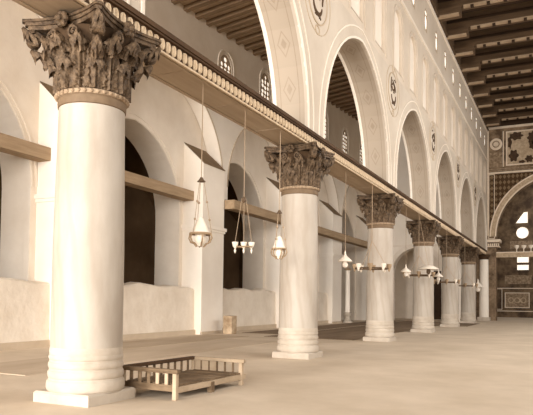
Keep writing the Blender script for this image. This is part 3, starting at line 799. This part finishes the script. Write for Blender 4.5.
b = MB(); b.lathe([(.005, .9), (.05, .94), (.04, 1.0), (.005, 1.03)], 10); b.build('hook_plate', MIRON, t)

def ring_chandelier(loc_, R, top, apex, label, n=8):
    t = thing('ring_chandelier', loc_, label, 'chandelier', 'ring chandeliers along the arcade')
    b = MB(); b.tube([(R*cos(2*pi*i/32), R*sin(2*pi*i/32), 0) for i in range(32)], .028, 6, True); b.build('ring', MIRON, t, smooth=True)
    b = MB(); b.tube([(0, 0, apex), (0, 0, top-loc_[2])], .012, 5); b.build('rod', MCHAIN, t)
    for k in range(3):
        a = 2*pi*k/3+.5; b = MB(); b.tube([(0, 0, apex), (R*cos(a), R*sin(a), 0)], .01, 5); b.build('chain', MCHAIN, t)
    for k in range(n):
        a = 2*pi*k/n+.2; b = MB(); x, y = R*cos(a), R*sin(a)
        b.lathe([(.005, -.14), (.03, -.1), (.05, -.03), (.085, .05), (.09, .13), (.08, .13), (.05, .02), (.001, .0)], 10, (x*1.06, y*1.06, .02), False)
        b.build('lamp_cup', MGLASS if k % 2 else MTIE, t, smooth=True)
    return t
ring_chandelier((.4, 13.45, 2.62), .55, 5.5, .95, 'ring chandelier of small lamps crossing the left side of the third column')
ring_chandelier((.4, 21.0, 2.7), .6, 5.5, .9, 'ring chandelier of small lamps in front of the fourth column')
ring_chandelier((.4, 28.3, 2.62), .62, 5.5, .9, 'ring chandelier of small lamps left of the fifth column')
ring_chandelier((.4, 35.3, 2.6), .7, 5.5, .9, 'farthest ring chandelier, in front of the sixth column')

# ---- tall white candle by the left wall
t = thing('standing_candle', (-7.15, 33.6, 0), 'tall white candle on a stand, in the dark arch left of the third column', 'candle')
b = MB(); b.lathe([(.34, 0), (.34, .1), (.2, .2), (.16, .45), (.26, .6), (.26, .68), (.18, .72)], 18); b.build('stand', MBASE, t, smooth=True)
b = MB(); b.lathe([(.17, .72), (.16, 2.2), (.15, 3.6)], 18); b.build('shaft', MTRIM, t, smooth=True)
b = MB(); b.lathe([(.15, 3.6), (.24, 3.66), (.24, 3.72), (.05, 3.76), (.04, 3.9)], 18); b.build('drip_pan', MTIE, t, smooth=True)

# ---- stone block by the first buttress
b = MB(); R = random.Random(3)
P = [(x+R.uniform(-.02, .02), y+R.uniform(-.02, .02), z+(R.uniform(-.03, .0) if z else 0)) for z in (0, .8) for x, y in ((-.21, -.24), (.21, -.24), (.21, .24), (-.21, .24))]
b.add(P, [(3,2,1,0), (4,5,6,7), (0,1,5,4), (1,2,6,5), (2,3,7,6), (3,0,4,7)])
o = b.build('stone_block', MSTONE); o.location = (-6.75, 16.35, 0); tag(o, 'rough squared stone block standing at the foot of the buttress', 'stone block')
md = o.modifiers.new('bevel', 'BEVEL'); md.width = .03; md.segments = 2

# ---- railed wooden bed
t = thing('railed_bed', (.7, 1.58, 0), 'low wooden bed frame with railed sides on the floor beside the nearest column', 'bed frame', rz=radians(-2))
W2, L2, HT = .5, .96, .45
def part(name, m, *boxes):
    b = MB()
    for q in boxes: b.box(*q)
    o = b.build(name, m, t); md = o.modifiers.new('bevel', 'BEVEL'); md.width = .006; md.segments = 1; return o
for x, y, h_ in ((W2, -L2, HT), (-W2, -L2, HT), (-W2, L2, HT), (W2, L2, HT-.02)):
    part('leg', MBEDL, (x-.035, x+.035, y-.035, y+.035, 0, h_-.04))
part('leg', MBED, (W2-.04, W2+.04, -.05, .05, 0, .17)); part('leg', MBED, (-W2-.04, -W2+.04, -.05, .05, 0, .17))
part('end_board', MBEDL, (-W2+.03, .02, L2-.008, L2+.008, .2, HT-.06))
part('top_rail', MBED, (-W2-.06, W2+.06, -L2-.045, -L2+.045, HT-.06, HT))
part('top_rail', MCORN, (-W2-.04, -W2+.04, -L2+.04, L2, HT-.05, HT+.005))
part('top_rail', MBEDL, (-W2-.05, W2+.07, L2-.04, L2+.04, HT-.06, HT))
part('bottom_rail', MBED, (-W2, W2, -L2-.02, -L2+.02, .12, .22)); part('bottom_rail', MBED, (-W2, W2, L2-.02, L2+.02, .12, .2))
part('bottom_rail', MBED, (-W2-.02, -W2+.02, -L2, L2, .12, .2)); part('bottom_rail', MBEDL, (W2-.03, W2+.03, -L2, L2+.12, .1, .19))
for i in range(5):
    x = -W2+(i+1)*2*W2/6
    part('baluster', MBEDL if i > 2 else MBED, (x-.03, x+.03, -L2-.012, -L2+.012, .2, HT-.05)); part('baluster', MBED, (x-.02, x+.02, L2-.012, L2+.012, .18, HT-.05))
for i in range(9):
    y = -L2+(i+1)*2*L2/10
    part('baluster', MBED, (-W2-.012, -W2+.012, y-.025, y+.025, .18, HT-.04))
b = MB(); R = random.Random(5)
for i in range(11):
    y = -L2+.06+i*.171; b.box(-W2+.03, W2+R.uniform(-.02, .01), y, y+.15, .185, .215+R.uniform(0, .012))
b.build('slatted_deck', MBED, t)

# ---- straw mats
def straw_mat(x0, x1, y0, y1, m, label, z=.012):
    o = MB().box(-(x1-x0)/2, (x1-x0)/2, -(y1-y0)/2, (y1-y0)/2, 0, z).build('straw_mat', m); o.location = ((x0+x1)/2, (y0+y1)/2, 0)
    return tag(o, label, 'mat', 'straw mats on the floor')
straw_mat(-5.1, -2.85, 1.5, 13.2, MMAT, 'pale straw mat beyond the bed, its long edge showing as a line')
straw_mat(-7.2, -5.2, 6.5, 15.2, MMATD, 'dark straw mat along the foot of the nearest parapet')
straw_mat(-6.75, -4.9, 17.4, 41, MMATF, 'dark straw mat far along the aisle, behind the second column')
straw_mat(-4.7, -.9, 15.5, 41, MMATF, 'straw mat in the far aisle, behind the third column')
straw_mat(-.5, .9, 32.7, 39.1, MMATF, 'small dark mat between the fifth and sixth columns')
